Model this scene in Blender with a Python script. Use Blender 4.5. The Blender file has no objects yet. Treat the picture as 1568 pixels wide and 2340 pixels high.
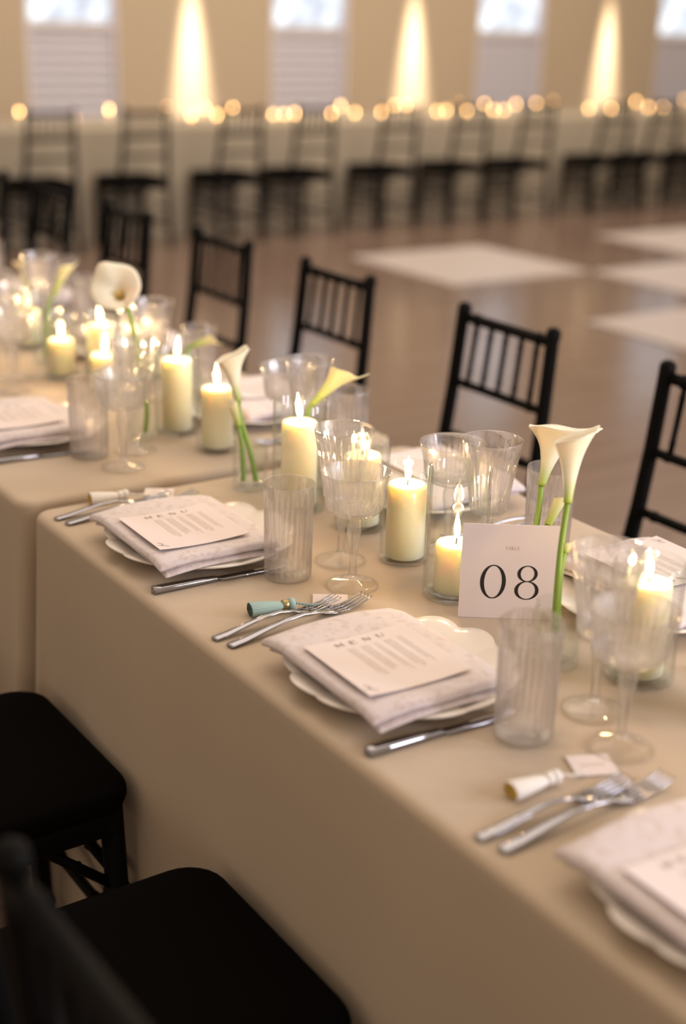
import bpy, math, random
from math import sin, cos, pi, radians, sqrt
from mathutils import Vector, Matrix

random.seed(7)
S = bpy.context.scene
COL = S.collection
TZ = 0.76                                   # table height

# ------------------------------------------------------------------ camera
cam = bpy.data.cameras.new('camera')
cam.sensor_fit = 'VERTICAL'
cam.sensor_height = 36.0
cam.sensor_width = 24.0
cam.lens = 3150 / 2340 * 36.0
cam.clip_start = 0.05
cam.clip_end = 60
cam.dof.use_dof = True
cam.dof.focus_distance = 1.95
cam.dof.aperture_fstop = 1.65
cam.dof.aperture_blades = 0
co = bpy.data.objects.new('camera', cam)
COL.objects.link(co)
mw = Matrix(((0.828, 0.170, -0.534, -0.788),
             (-0.560, 0.298, -0.773, 0.0),
             (0.028, 0.939, 0.342, 1.55),
             (0, 0, 0, 1)))
loc, rot, _ = mw.decompose()
co.location = loc
co.rotation_mode = 'QUATERNION'
co.rotation_quaternion = rot
S.camera = co

# ------------------------------------------------------------------ world, lights, exposure
w = bpy.data.worlds.new('world')
w.use_nodes = True
w.node_tree.nodes['Background'].inputs[0].default_value = (0.97, 0.75, 0.57, 1)
w.node_tree.nodes['Background'].inputs[1].default_value = 0.42
S.world = w
S.view_settings.view_transform = 'Standard'
S.view_settings.look = 'None'
S.view_settings.gamma = 1.0
S.view_settings.use_curve_mapping = False
S.view_settings.exposure = 0.78
S.cycles.use_denoising = True
S.cycles.max_bounces = 24
S.cycles.transparent_max_bounces = 40
S.cycles.transmission_bounces = 22
S.cycles.diffuse_bounces = 3
S.cycles.glossy_bounces = 4
S.cycles.caustics_reflective = False
S.cycles.caustics_refractive = False
S.cycles.sample_clamp_indirect = 4.0
S.cycles.sample_clamp_direct = 0.0
S.cycles.blur_glossy = 0.5


def lamp(name, kind, loc, energy, color, target=None, **kw):
    l = bpy.data.lights.new(name, kind)
    l.energy = energy
    l.color = color
    for k, v in kw.items():
        setattr(l, k, v)
    o = bpy.data.objects.new(name, l)
    COL.objects.link(o)
    o.location = loc
    if target is not None:
        d = Vector(target) - Vector(loc)
        o.rotation_mode = 'QUATERNION'
        o.rotation_quaternion = d.to_track_quat('-Z', 'Y')
    return o


for wx, wy in ((4.1, -1.7), (2.7, -3.1)):      # two tall windows off to the right of the table
    lamp('window_daylight', 'AREA', (wx, wy, 2.2), 66, (0.88, 0.87, 1.0), (0.4, 1.6, 0.7),
         shape='RECTANGLE', size=0.8, size_y=1.5)
lamp('ceiling_glow', 'AREA', (2.6, 3.4, 3.6), 66, (1.0, 0.84, 0.70), (2.2, 3.4, 0),
     shape='RECTANGLE', size=4.0, size_y=6.0)
lamp('ceiling_glow_rear', 'AREA', (6.0, 7.4, 3.7), 138, (1.0, 0.85, 0.72), (6.2, 9.2, 0.6),
     shape='RECTANGLE', size=8.0, size_y=2.0)


# ------------------------------------------------------------------ materials
def mat(name, color, rough=0.6, metal=0.0, **kw):
    m = bpy.data.materials.new(name)
    m.use_nodes = True
    b = m.node_tree.nodes['Principled BSDF']
    b.inputs['Base Color'].default_value = (*color, 1)
    b.inputs['Roughness'].default_value = rough
    b.inputs['Metallic'].default_value = metal
    for k, v in kw.items():
        b.inputs[k.replace('_', ' ')].default_value = v
    return m


def nd(m, t, **kw):
    n = m.node_tree.nodes.new(t)
    for k, v in kw.items():
        if k.startswith('i_'):
            n.inputs[k[2:].replace('_', ' ')].default_value = v
        else:
            setattr(n, k, v)
    return n


def lk(m, a, ao, b, bi):
    m.node_tree.links.new(a.outputs[ao], b.inputs[bi])


def add_bump(m, scale, strength, dist=0.001, detail=3.0, stretch=None, kind='ShaderNodeTexNoise'):
    b = m.node_tree.nodes['Principled BSDF']
    tc = nd(m, 'ShaderNodeTexCoord')
    mp = nd(m, 'ShaderNodeMapping')
    if stretch:
        mp.inputs['Scale'].default_value = stretch
    n = nd(m, kind)
    n.inputs['Scale'].default_value = scale
    if kind == 'ShaderNodeTexNoise':
        n.inputs['Detail'].default_value = detail
    bu = nd(m, 'ShaderNodeBump')
    bu.inputs['Strength'].default_value = strength
    bu.inputs['Distance'].default_value = dist
    lk(m, tc, 'Object', mp, 'Vector')
    lk(m, mp, 'Vector', n, 'Vector')
    lk(m, n, 0 if kind == 'ShaderNodeTexNoise' else 'Distance', bu, 'Height')
    lk(m, bu, 'Normal', b, 'Normal')
    return n, bu


def mix_color(m, n, out, c1, c2, lo=0.35, hi=0.65):
    b = m.node_tree.nodes['Principled BSDF']
    r = nd(m, 'ShaderNodeValToRGB')
    r.color_ramp.elements[0].position = lo
    r.color_ramp.elements[1].position = hi
    r.color_ramp.elements[0].color = (*c1, 1)
    r.color_ramp.elements[1].color = (*c2, 1)
    lk(m, n, out, r, 'Fac')
    lk(m, r, 'Color', b, 'Base Color')
    return r


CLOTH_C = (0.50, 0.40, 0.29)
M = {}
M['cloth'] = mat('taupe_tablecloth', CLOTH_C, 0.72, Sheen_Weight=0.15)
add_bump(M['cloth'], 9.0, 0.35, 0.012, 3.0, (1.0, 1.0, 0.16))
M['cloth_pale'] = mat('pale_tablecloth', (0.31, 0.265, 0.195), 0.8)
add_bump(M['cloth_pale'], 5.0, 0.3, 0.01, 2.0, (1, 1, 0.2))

M['black'] = mat('black_lacquer', (0.003, 0.0028, 0.0028), 0.55)
M['black'].node_tree.nodes['Principled BSDF'].inputs['Specular IOR Level'].default_value = 0.08
M['cushion'] = mat('black_cushion', (0.0025, 0.002, 0.0018), 0.9)
M['cushion'].node_tree.nodes['Principled BSDF'].inputs['Specular IOR Level'].default_value = 0.04
add_bump(M['cushion'], 400, 0.3, 0.0006)
M['wood'] = mat('table_wood', (0.2, 0.13, 0.08), 0.6)
M['ceramic'] = mat('white_glazed_plate', (0.80, 0.75, 0.70), 0.22)
M['napkin'] = mat('blush_brocade_napkin', (0.75, 0.62, 0.54), 0.6, Sheen_Weight=0.3)
_n, _b = add_bump(M['napkin'], 75, 0.5, 0.0012, 5.0)
_n.inputs['Roughness'].default_value = 0.65
mix_color(M['napkin'], _n, 0, (0.59, 0.495, 0.47), (0.68, 0.61, 0.62), 0.38, 0.50)
M['napkin_back'] = mat('tan_napkin_lining', (0.50, 0.38, 0.26), 0.75)
M['paper'] = mat('blush_card', (0.80, 0.715, 0.70), 0.7)
M['ink'] = mat('black_ink', (0.012, 0.01, 0.009), 0.6)
M['ink_faint'] = mat('faint_brown_ink', (0.42, 0.34, 0.29), 0.7)
M['ink_soft'] = mat('grey_brown_ink', (0.26, 0.20, 0.16), 0.7)
M['steel'] = mat('polished_steel', (0.34, 0.34, 0.37), 0.07, 1.0)
M['brass'] = mat('tassel_band_brass', (0.42, 0.34, 0.18), 0.35, 0.8)
M['sage'] = mat('sage_green_thread', (0.36, 0.52, 0.49), 0.75)
add_bump(M['sage'], 900, 0.6, 0.0008, 2.0, (0.04, 1, 1))
M['sage_dark'] = mat('sage_cut_end', (0.05, 0.09, 0.08), 0.95)
M['ivory'] = mat('ivory_thread', (0.86, 0.82, 0.76), 0.7)
add_bump(M['ivory'], 900, 0.6, 0.0008, 2.0, (0.04, 1, 1))
M['ochre'] = mat('ochre_cut_end', (0.50, 0.33, 0.06), 0.9)
M['white_paint'] = mat('white_window_paint', (0.62, 0.58, 0.60), 0.5)
M['slat'] = mat('shutter_slat_paint', (0.46, 0.44, 0.47), 0.55)
M['sconce'] = mat('sconce_bronze', (0.08, 0.06, 0.05), 0.4, 0.8)
M['tile'] = mat('white_dance_floor_tile', (0.46, 0.405, 0.375), 0.35)

# wax: soft subsurface glow
M['wax'] = mat('ivory_candle_wax', (0.97, 0.87, 0.67), 0.45, Subsurface_Weight=0.9, Subsurface_Scale=0.035)
M['wax'].node_tree.nodes['Principled BSDF'].inputs['Subsurface Radius'].default_value = (1.0, 0.65, 0.3)
M['wick'] = mat('burnt_wick', (0.02, 0.015, 0.01), 0.9)

# calla lily
M['stem'] = mat('lily_stem_green', (0.22, 0.36, 0.05), 0.45, Subsurface_Weight=0.1, Subsurface_Scale=0.005)
M['spadix'] = mat('lily_spadix_yellow', (0.75, 0.55, 0.10), 0.6)


def petal_mat(name, low, high, lo, hi):
    m = mat(name, high, 0.5, Subsurface_Weight=0.25, Subsurface_Scale=0.01)
    tc = nd(m, 'ShaderNodeTexCoord')
    sp = nd(m, 'ShaderNodeSeparateXYZ')
    uv = nd(m, 'ShaderNodeUVMap')
    lk(m, uv, 'UV', sp, 'Vector')
    mix_color(m, sp, 'Y', low, high, lo, hi)
    return m


M['petal'] = petal_mat('lily_petal_cream', (0.36, 0.48, 0.07), (0.86, 0.82, 0.66), 0.02, 0.42)
M['petal_green'] = petal_mat('lily_petal_green', (0.36, 0.45, 0.08), (0.78, 0.72, 0.42), 0.1, 0.9)


def emission(name, color, strength):
    m = bpy.data.materials.new(name)
    m.use_nodes = True
    nt = m.node_tree
    nt.nodes.clear()
    e = nt.nodes.new('ShaderNodeEmission')
    e.inputs[0].default_value = (*color, 1)
    e.inputs[1].default_value = strength
    o = nt.nodes.new('ShaderNodeOutputMaterial')
    nt.links.new(e.outputs[0], o.inputs[0])
    return m


M['flame'] = emission('candle_flame', (1.0, 0.70, 0.34), 9.0)
M['flame_far'] = emission('candle_flame_far', (1.0, 0.52, 0.18), 16.0)


# daylight in the window panes: soft foliage-and-sky mottling outside
def pane_mat():
    m = emission('daylit_window_pane', (0.8, 0.85, 1), 1.0)
    nt = m.node_tree
    e = [n for n in nt.nodes if n.type == 'EMISSION'][0]
    tc = nd(m, 'ShaderNodeTexCoord')
    n = nd(m, 'ShaderNodeTexNoise')
    n.inputs['Scale'].default_value = 5.0
    r = nd(m, 'ShaderNodeValToRGB')
    r.color_ramp.elements[0].position = 0.35
    r.color_ramp.elements[0].color = (0.42, 0.44, 0.50, 1)
    r.color_ramp.elements[1].position = 0.62
    r.color_ramp.elements[1].color = (0.80, 0.86, 0.90, 1)
    lk(m, tc, 'Object', n, 'Vector')
    lk(m, n, 0, r, 'Fac')
    lk(m, r, 'Color', e, 'Color')
    return m


M['pane'] = pane_mat()


def thin_glass(name, tint=(0.97, 0.985, 0.975)):
    m = bpy.data.materials.new(name)
    m.use_nodes = True
    nt = m.node_tree
    nt.nodes.clear()
    t = nt.nodes.new('ShaderNodeBsdfTransparent')
    t.inputs[0].default_value = (*tint, 1)
    g = nt.nodes.new('ShaderNodeBsdfGlossy')
    g.inputs['Roughness'].default_value = 0.02
    f = nt.nodes.new('ShaderNodeFresnel')
    geo = nt.nodes.new('ShaderNodeNewGeometry')
    mr = nt.nodes.new('ShaderNodeMapRange')
    mr.inputs['To Min'].default_value = 1.45
    mr.inputs['To Max'].default_value = 1 / 1.45
    nt.links.new(geo.outputs['Backfacing'], mr.inputs['Value'])
    nt.links.new(mr.outputs['Result'], f.inputs[0])
    mx = nt.nodes.new('ShaderNodeMixShader')
    o = nt.nodes.new('ShaderNodeOutputMaterial')
    nt.links.new(f.outputs[0], mx.inputs[0])
    nt.links.new(t.outputs[0], mx.inputs[1])
    nt.links.new(g.outputs[0], mx.inputs[2])
    nt.links.new(mx.outputs[0], o.inputs[0])
    return m


def cut_glass(name, frac):
    """mostly thin-walled clear glass with a share of true refraction in the cut facets"""
    m = thin_glass(name, (1.0, 0.99, 0.985))
    nt = m.node_tree
    out = [n for n in nt.nodes if n.type == 'OUTPUT_MATERIAL'][0]
    thin = out.inputs[0].links[0].from_node
    g = nt.nodes.new('ShaderNodeBsdfGlass')
    g.inputs['Roughness'].default_value = 0.0
    g.inputs['IOR'].default_value = 1.45
    mx = nt.nodes.new('ShaderNodeMixShader')
    mx.inputs[0].default_value = frac
    nt.links.new(thin.outputs[0], mx.inputs[1])
    nt.links.new(g.outputs[0], mx.inputs[2])
    gl = nt.nodes.new('ShaderNodeBsdfGlossy')          # weak white sheen added to brighten the glass
    gl.inputs['Roughness'].default_value = 0.40
    gl.inputs['Color'].default_value = (1, 1, 1, 1)
    m2 = nt.nodes.new('ShaderNodeMixShader')
    m2.inputs[0].default_value = 0.065
    nt.links.new(mx.outputs[0], m2.inputs[1])
    nt.links.new(gl.outputs[0], m2.inputs[2])
    nt.links.new(m2.outputs[0], out.inputs[0])
    return m


M['glass'] = thin_glass('clear_vase_glass')
M['foot_glass'] = thin_glass('clear_foot_glass', (1.0, 0.995, 0.99))
M['crystal'] = cut_glass('cut_crystal', 0.27)

# wall, floor
M['wall'] = mat('beige_plaster_wall', (0.42, 0.34, 0.235), 0.8)
add_bump(M['wall'], 60, 0.1, 0.002)


def floor_mat():
    m = mat('polished_plank_floor', (0.3, 0.2, 0.13), 0.22)
    b = m.node_tree.nodes['Principled BSDF']
    tc = nd(m, 'ShaderNodeTexCoord')
    br = nd(m, 'ShaderNodeTexBrick')
    br.inputs['Scale'].default_value = 1.0
    br.inputs['Brick Width'].default_value = 1.2
    br.inputs['Row Height'].default_value = 0.09
    br.inputs['Mortar Size'].default_value = 0.0015
    br.inputs['Color1'].default_value = (0.19, 0.13, 0.10, 1)
    br.inputs['Color2'].default_value = (0.16, 0.108, 0.08, 1)
    br.inputs['Mortar'].default_value = (0.06, 0.04, 0.03, 1)
    lk(m, tc, 'Object', br, 'Vector')
    lk(m, br, 'Color', b, 'Base Color')
    n = nd(m, 'ShaderNodeTexNoise')
    n.inputs['Scale'].default_value = 3.0
    mr = nd(m, 'ShaderNodeMapRange')
    mr.inputs['To Min'].default_value = 0.13
    mr.inputs['To Max'].default_value = 0.24
    lk(m, tc, 'Object', n, 'Vector')
    lk(m, n, 0, mr, 'Value')
    lk(m, mr, 'Result', b, 'Roughness')
    return m


M['floor'] = floor_mat()


# ------------------------------------------------------------------ mesh helpers
class MB:
    def __init__(self):
        self.v = []
        self.f = []
        self.uv = None

    def quad_grid(self, rows, closed_u=False, cap0=False, cap1=False, flip=False):
        """rows: list of equally long lists of points"""
        n = len(rows[0])
        base = len(self.v)
        for r in rows:
            self.v.extend([tuple(p) for p in r])
        for i in range(len(rows) - 1):
            for j in range(n if closed_u else n - 1):
                a = base + i * n + j
                b = base + i * n + (j + 1) % n
                c = b + n
                d = a + n
                self.f.append((a, b, c, d) if not flip else (d, c, b, a))
        if cap0:
            self.f.append(tuple(base + j for j in (range(n - 1, -1, -1) if not flip else range(n))))
        if cap1:
            k = base + (len(rows) - 1) * n
            self.f.append(tuple(k + j for j in (range(n) if not flip else range(n - 1, -1, -1))))

    def lathe(self, prof, seg=48, fn=None, center=(0, 0, 0), cap0=True, cap1=True):
        rows = []
        for (r, z) in prof:
            row = []
            for j in range(seg):
                a = 2 * pi * j / seg
                rr = r if fn is None else fn(r, z, a)
                row.append((center[0] + rr * cos(a), center[1] + rr * sin(a), center[2] + z))
            rows.append(row)
        self.quad_grid(rows, True, cap0, cap1)

    def box(self, x0, x1, y0, y1, z0, z1):
        b = len(self.v)
        self.v += [(x0, y0, z0), (x1, y0, z0), (x1, y1, z0), (x0, y1, z0),
                   (x0, y0, z1), (x1, y0, z1), (x1, y1, z1), (x0, y1, z1)]
        self.f += [tuple(b + i for i in q) for q in
                   ((0, 3, 2, 1), (4, 5, 6, 7), (0, 1, 5, 4), (1, 2, 6, 5), (2, 3, 7, 6), (3, 0, 4, 7))]

    def tube(self, pts, rad, seg=10, caps=True):
        pts = [Vector(p) for p in pts]
        if not hasattr(rad, '__len__'):
            rad = [rad] * len(pts)
        rows = []
        ref = Vector((0.3, 0.2, 1)).normalized()
        for i, p in enumerate(pts):
            t = (pts[min(i + 1, len(pts) - 1)] - pts[max(i - 1, 0)]).normalized()
            if abs(t.dot(ref)) > 0.95:
                ref = Vector((1, 0.2, 0.1)).normalized()
            u = t.cross(ref).normalized()
            v = t.cross(u).normalized()
            ref = -u.cross(t) if False else ref
            rows.append([p + (u * cos(2 * pi * j / seg) + v * sin(2 * pi * j / seg)) * rad[i] for j in range(seg)])
        self.quad_grid(rows, True, caps, caps, flip=False)

    def mesh(self, name, m, smooth=True):
        me = bpy.data.meshes.new(name)
        me.from_pydata([tuple(p) for p in self.v], [], self.f)
        me.materials.append(m)
        if smooth:
            me.polygons.foreach_set('use_smooth', [True] * len(me.polygons))
        me.update()
        return me

    def obj(self, name, m, parent=None, smooth=True, bevel=0.0):
        me = self.mesh(name, m, smooth)
        o = bpy.data.objects.new(name, me)
        COL.objects.link(o)
        o.parent = parent
        if bevel:
            md = o.modifiers.new('bevel', 'BEVEL')
            md.width = bevel
            md.segments = 2
            md.limit_method = 'ANGLE'
        return o


def fix_normals(me):
    import bmesh
    bm = bmesh.new()
    bm.from_mesh(me)
    bmesh.ops.recalc_face_normals(bm, faces=bm.faces)
    bm.to_mesh(me)
    bm.free()


def sharpen(o, ang=35):
    me = o.data
    import bmesh
    bm = bmesh.new()
    bm.from_mesh(me)
    for e in bm.edges:
        if len(e.link_faces) == 2 and e.calc_face_angle(0) > radians(ang):
            e.smooth = False
    bm.to_mesh(me)
    bm.free()


def empty(name, loc=(0, 0, 0), rz=0.0):
    o = bpy.data.objects.new(name, None)
    COL.objects.link(o)
    o.location = loc
    o.rotation_euler = (0, 0, rz)
    o.empty_display_size = 0.05
    return o


def tag(o, label, cat, group=None, kind=None):
    o['label'] = label
    o['category'] = cat
    if group:
        o['group'] = group
    if kind:
        o['kind'] = kind
    return o


def struct(o, label=None):
    o['kind'] = 'structure'
    if label:
        o['label'] = label
    return o


def copy_tree(src, loc, rz, label=None, group=None, parent=None):
    c = src.copy()
    COL.objects.link(c)
    c.parent = parent
    if loc is not None:
        c.location = loc
        c.rotation_euler = (0, 0, rz)
    if label:
        c['label'] = label
    if group:
        c['group'] = group
    for ch in list(src.children):
        copy_tree(ch, None, 0, parent=c)
    return c


def rounded_rect(hx, hy, r, n=6):
    pts = []
    for (sx, sy, a0) in ((1, 1, 0), (-1, 1, 90), (-1, -1, 180), (1, -1, 270)):
        for k in range(n + 1):
            a = radians(a0 + 90 * k / n)
            pts.append((sx * (hx - r) + r * cos(a), sy * (hy - r) + r * sin(a)))
    return pts


# ------------------------------------------------------------------ the room
b = MB(); b.box(-6, 16, -6, 11.0, -0.1, 0.0)
fl = struct(b.obj('floor', M['floor'], smooth=False), 'polished brown plank floor with soft reflections of the wall lights')

WX = [(3.62, 4.42), (5.90, 6.72), (8.24, 9.10), (10.72, 11.6), (1.30, 2.12)]
WX.sort()
Z0, ZM, Z1 = 0.62, 1.385, 2.75
# wall with real window openings
b = MB()
xs = [-6.0]
for (a0, a1) in WX:
    xs += [a0, a1]
xs.append(16.0)
for i in range(len(xs) - 1):
    if i % 2 == 0:
        b.box(xs[i], xs[i + 1], 11.0, 11.2, 0, 3.9)
    else:
        b.box(xs[i], xs[i + 1], 11.0, 11.2, 0, Z0)
        b.box(xs[i], xs[i + 1], 11.0, 11.2, Z1, 3.9)
struct(b.obj('wall_back', M['wall'], smooth=False), 'beige rear wall washed by warm sconces')
b = MB(); b.box(-6, 16, 10.975, 11.0, 0, 0.14)
struct(b.obj('baseboard_back', M['white_paint'], smooth=False))

for i, (a0, a1) in enumerate(WX):
    cxw = (a0 + a1) / 2
    e = empty('window_%d' % (i + 1), (cxw, 11.05, Z0))
    e['kind'] = 'structure'
    e['label'] = 'tall window with daylit upper panes above white louvred shutters'
    hw = (a1 - a0) / 2
    fr = MB()
    H = Z1 - Z0
    for s in (-1, 1):
        fr.box(s * hw - 0.03 if s > 0 else -hw, hw if s > 0 else -hw + 0.03, -0.04, 0.1, 0, H)
    fr.box(-hw, hw, -0.04, 0.1, H - 0.04, H)
    fr.box(-hw - 0.02, hw + 0.02, -0.08, 0.1, -0.03, 0.01)
    fr.box(-hw, hw, -0.035, 0.1, ZM - Z0 - 0.035, ZM - Z0)
    fr.obj('window_frame', M['white_paint'], e, False)
    nsl = 9
    for k in range(nsl):
        z = 0.05 + (ZM - Z0 - 0.1) * k / (nsl - 1)
        sl = MB()
        rows = []
        for (yy, zz) in ((0.012, 0.046), (0.020, 0.048), (-0.006, -0.046), (-0.016, -0.044)):
            rows.append([(-hw + 0.03, yy, z + zz), (hw - 0.03, yy, z + zz)])
        sl.quad_grid(rows)
        sl.f.append((1, 0, 6, 7)[::-1]); sl.f.append((0, 2, 4, 6)); sl.f.append((7, 5, 3, 1))
        sl.obj('slat', M['slat'], e, False)
    for k in range(2):
        p = MB()
        zA = ZM - Z0 + 0.02 + k * (Z1 - ZM) / 2
        zB = ZM - Z0 + (k + 1) * (Z1 - ZM) / 2 - 0.02
        p.box(-hw + 0.03, hw - 0.03, 0.05, 0.056, zA, zB)
        p.obj('window_pane', M['pane'], e, False)
    p = MB(); p.box(-hw + 0.03, hw - 0.03, 0.07, 0.076, 0.02, ZM - Z0 - 0.03)
    p.obj('window_pane', M['pane'], e, False)
    p = MB(); p.box(-hw + 0.03, hw - 0.03, -0.02, 0.09, (ZM - Z0) + (Z1 - ZM) / 2 - 0.02, (ZM - Z0) + (Z1 - ZM) / 2 + 0.02)
    p.obj('window_bar', M['white_paint'], e, False)

# sconces: wall washers pointing down
SCX = [5.10, 7.46, 9.98, 2.80]
for i, x in enumerate(SCX):
    e = empty('wall_sconce', (x, 10.86, 2.55))
    tag(e, ['bronze downlight sconce above the lit wall stripe at left',
            'bronze downlight sconce above the middle lit wall stripe',
            'bronze downlight sconce above the lit wall stripe at right',
            'bronze downlight sconce left of the first wall stripe'][i], 'sconce', 'wall sconces')
    c = MB(); c.lathe([(0.045, 0.02), (0.05, 0.02), (0.05, 0.22), (0.045, 0.22)], 24)
    c.obj('housing', M['sconce'], e)
    c = MB(); c.box(-0.03, 0.03, 0.045, 0.14, 0.08, 0.16)
    c.obj('bracket', M['sconce'], e, False)
    l = lamp('sconce_beam', 'SPOT', (x, 10.86, 2.55), 3800 if i != 3 else 2000, (1.0, 0.83, 0.64), (x, 10.865, 0),
             spot_size=radians(19), spot_blend=1.0, shadow_soft_size=0.03)

# dance floor of loose squares
df = empty('dance_floor', (4.45, 7.60, 0))
tag(df, 'checkerboard dance floor of large white squares in front of the rear table', 'dance floor')
T_ = 1.13
wt = MB(); wt.box(0.004, T_ - 0.004, -T_ + 0.004, -0.004, 0, 0.008)
wme = wt.mesh('tile', M['tile'], False)
for i in range(6):
    for j in range(5):
        if (i + j) % 2:
            continue
        o = bpy.data.objects.new('tile', wme)
        COL.objects.link(o)
        o.parent = df
        o.location = (i * T_, -j * T_, 0)


# ------------------------------------------------------------------ tables and cloths
def make_table(x0, x1, y0, y1, label):
    e = empty('banquet_table', ((x0 + x1) / 2, (y0 + y1) / 2, 0))
    tag(e, label, 'table')
    hx, hy = (x1 - x0) / 2 - 0.02, (y1 - y0) / 2 - 0.02
    b = MB(); b.box(-hx, hx, -hy, hy, TZ - 0.035, TZ - 0.006)
    b.obj('tabletop', M['wood'], e, False)
    for sx in (-1, 1):
        for sy in (-1, 1):
            b = MB(); b.tube([(sx * (hx - 0.1), sy * (hy - 0.12), 0), (sx * (hx - 0.1), sy * (hy - 0.12), TZ - 0.035)], 0.016, 8)
            b.obj('leg', M['black'], e)
    return e


def make_cloth(name, x0, x1, y0, y1, m, seed, wave=0.010, flare=0.05, step=0.03):
    rnd = random.Random(seed)
    hx, hy = (x1 - x0) / 2, (y1 - y0) / 2
    cxx, cyy = (x0 + x1) / 2, (y0 + y1) / 2
    r = 0.032
    P = []                                            # perimeter points: pos, normal, cornerness

    def side(ax, ay, bx, by, nx, ny):
        L = math.hypot(bx - ax, by - ay)
        n = max(2, int(L / step))
        for k in range(n + 1):
            t = k / n
            P.append((ax + (bx - ax) * t, ay + (by - ay) * t, nx, ny, 0.0))

    def corner(px, py, a0):
        for k in range(1, 8):
            a = radians(a0 + 90 * k / 8)
            P.append((px + r * cos(a), py + r * sin(a), cos(a), sin(a), sin(pi * k / 8)))
    side(hx, -hy + r, hx, hy - r, 1, 0); corner(hx - r, hy - r, 0)
    side(hx - r, hy, -hx + r, hy, 0, 1); corner(-hx + r, hy - r, 90)
    side(-hx, hy - r, -hx, -hy + r, -1, 0); corner(-hx + r, -hy + r, 180)
    side(-hx + r, -hy, hx - r, -hy, 0, -1); corner(hx - r, -hy + r, 270)
    ph = [rnd.uniform(0, 6.28) for _ in range(6)]
    rows = []
    R = 0.013
    levels = [('top', 0), ('b', 15), ('b', 35), ('b', 55), ('b', 75), ('b', 90)] + [('d', k) for k in (0.02, 0.06, 0.12, 0.2, 0.3, 0.4, 0.5, 0.6, 0.68, 0.745)]
    acc = 0
    arc = []
    for k, p in enumerate(P):
        q = P[k - 1] if k else p
        acc += math.hypot(p[0] - q[0], p[1] - q[1])
        arc.append(acc)
    for kind, a in levels:
        row = []
        for k, (px, py, nx, ny, cn) in enumerate(P):
            s = arc[k]
            if kind == 'top':
                row.append((px - nx * (R + 0.006), py - ny * (R + 0.006), TZ))
            elif kind == 'b':
                t = radians(a)
                row.append((px - nx * R * (1 - sin(t)), py - ny * R * (1 - sin(t)), TZ - R * (1 - cos(t))))
            else:
                d = a / 0.745
                wv = wave * d * (sin(s * 9 + ph[0]) + 0.6 * sin(s * 17.3 + ph[1]) + 0.35 * sin(s * 31 + ph[2]))
                wv += 0.004 * d
                wv = max(wv, -0.012)
                fx_ = flare * d * cn
                row.append((px + nx * wv + math.copysign(fx_, nx), py + ny * wv, TZ - R - a))
        rows.append(row)
    m_ = MB()
    m_.quad_grid(rows, True, cap0=False, cap1=False, flip=True)
    # top surface grid: faces from the first row ring
    n = len(P)
    m_.f.append(tuple(range(n)))
    o = m_.obj(name, m)
    o.location = (cxx, cyy, 0)
    fix_normals(o.data)
    for p in o.data.polygons:
        if len(p.vertices) > 4:
            p.use_smooth = False
    return o


make_table(0.0, 0.772, -0.40, 2.040, 'banquet table under the nearer cloth holding the number card')
make_table(0.0, 0.772, 2.10, 5.10, 'banquet table under the farther cloth beyond the seam')
tag(make_cloth('tablecloth', 0.0, 0.775, -0.41, 2.048, M['cloth'], 3, 0.011, 0.045), 'taupe tablecloth on the near table with the number card and two full menu settings', 'tablecloth')
tag(make_cloth('tablecloth', -0.004, 0.776, 2.084, 5.12, M['cloth'], 5, 0.011, 0.045), 'taupe tablecloth beyond the seam under the crowded distant candles', 'tablecloth')
make_table(1.0, 13.0, 8.88, 9.63, 'long banquet table standing under the pale rear cloth')
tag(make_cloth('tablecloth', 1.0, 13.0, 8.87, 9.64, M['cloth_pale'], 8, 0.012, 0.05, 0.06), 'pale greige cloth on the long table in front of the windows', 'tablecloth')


# ------------------------------------------------------------------ chiavari chair
def ringed(mb, pts, r, rings, seg=10):
    """bamboo-turned rod: straight from pts[0] to pts[1] with raised rings at fractions"""
    a, c = Vector(pts[0]), Vector(pts[1])
    fr = [(0, 1)]
    for t in rings:
        fr += [(t - 0.02, 1), (t - 0.01, 1.22), (t + 0.01, 1.22), (t + 0.02, 1)]
    fr.append((1, 1))
    mb.tube([a.lerp(c, t) for t, _ in fr], [r * k for _, k in fr], seg)


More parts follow.
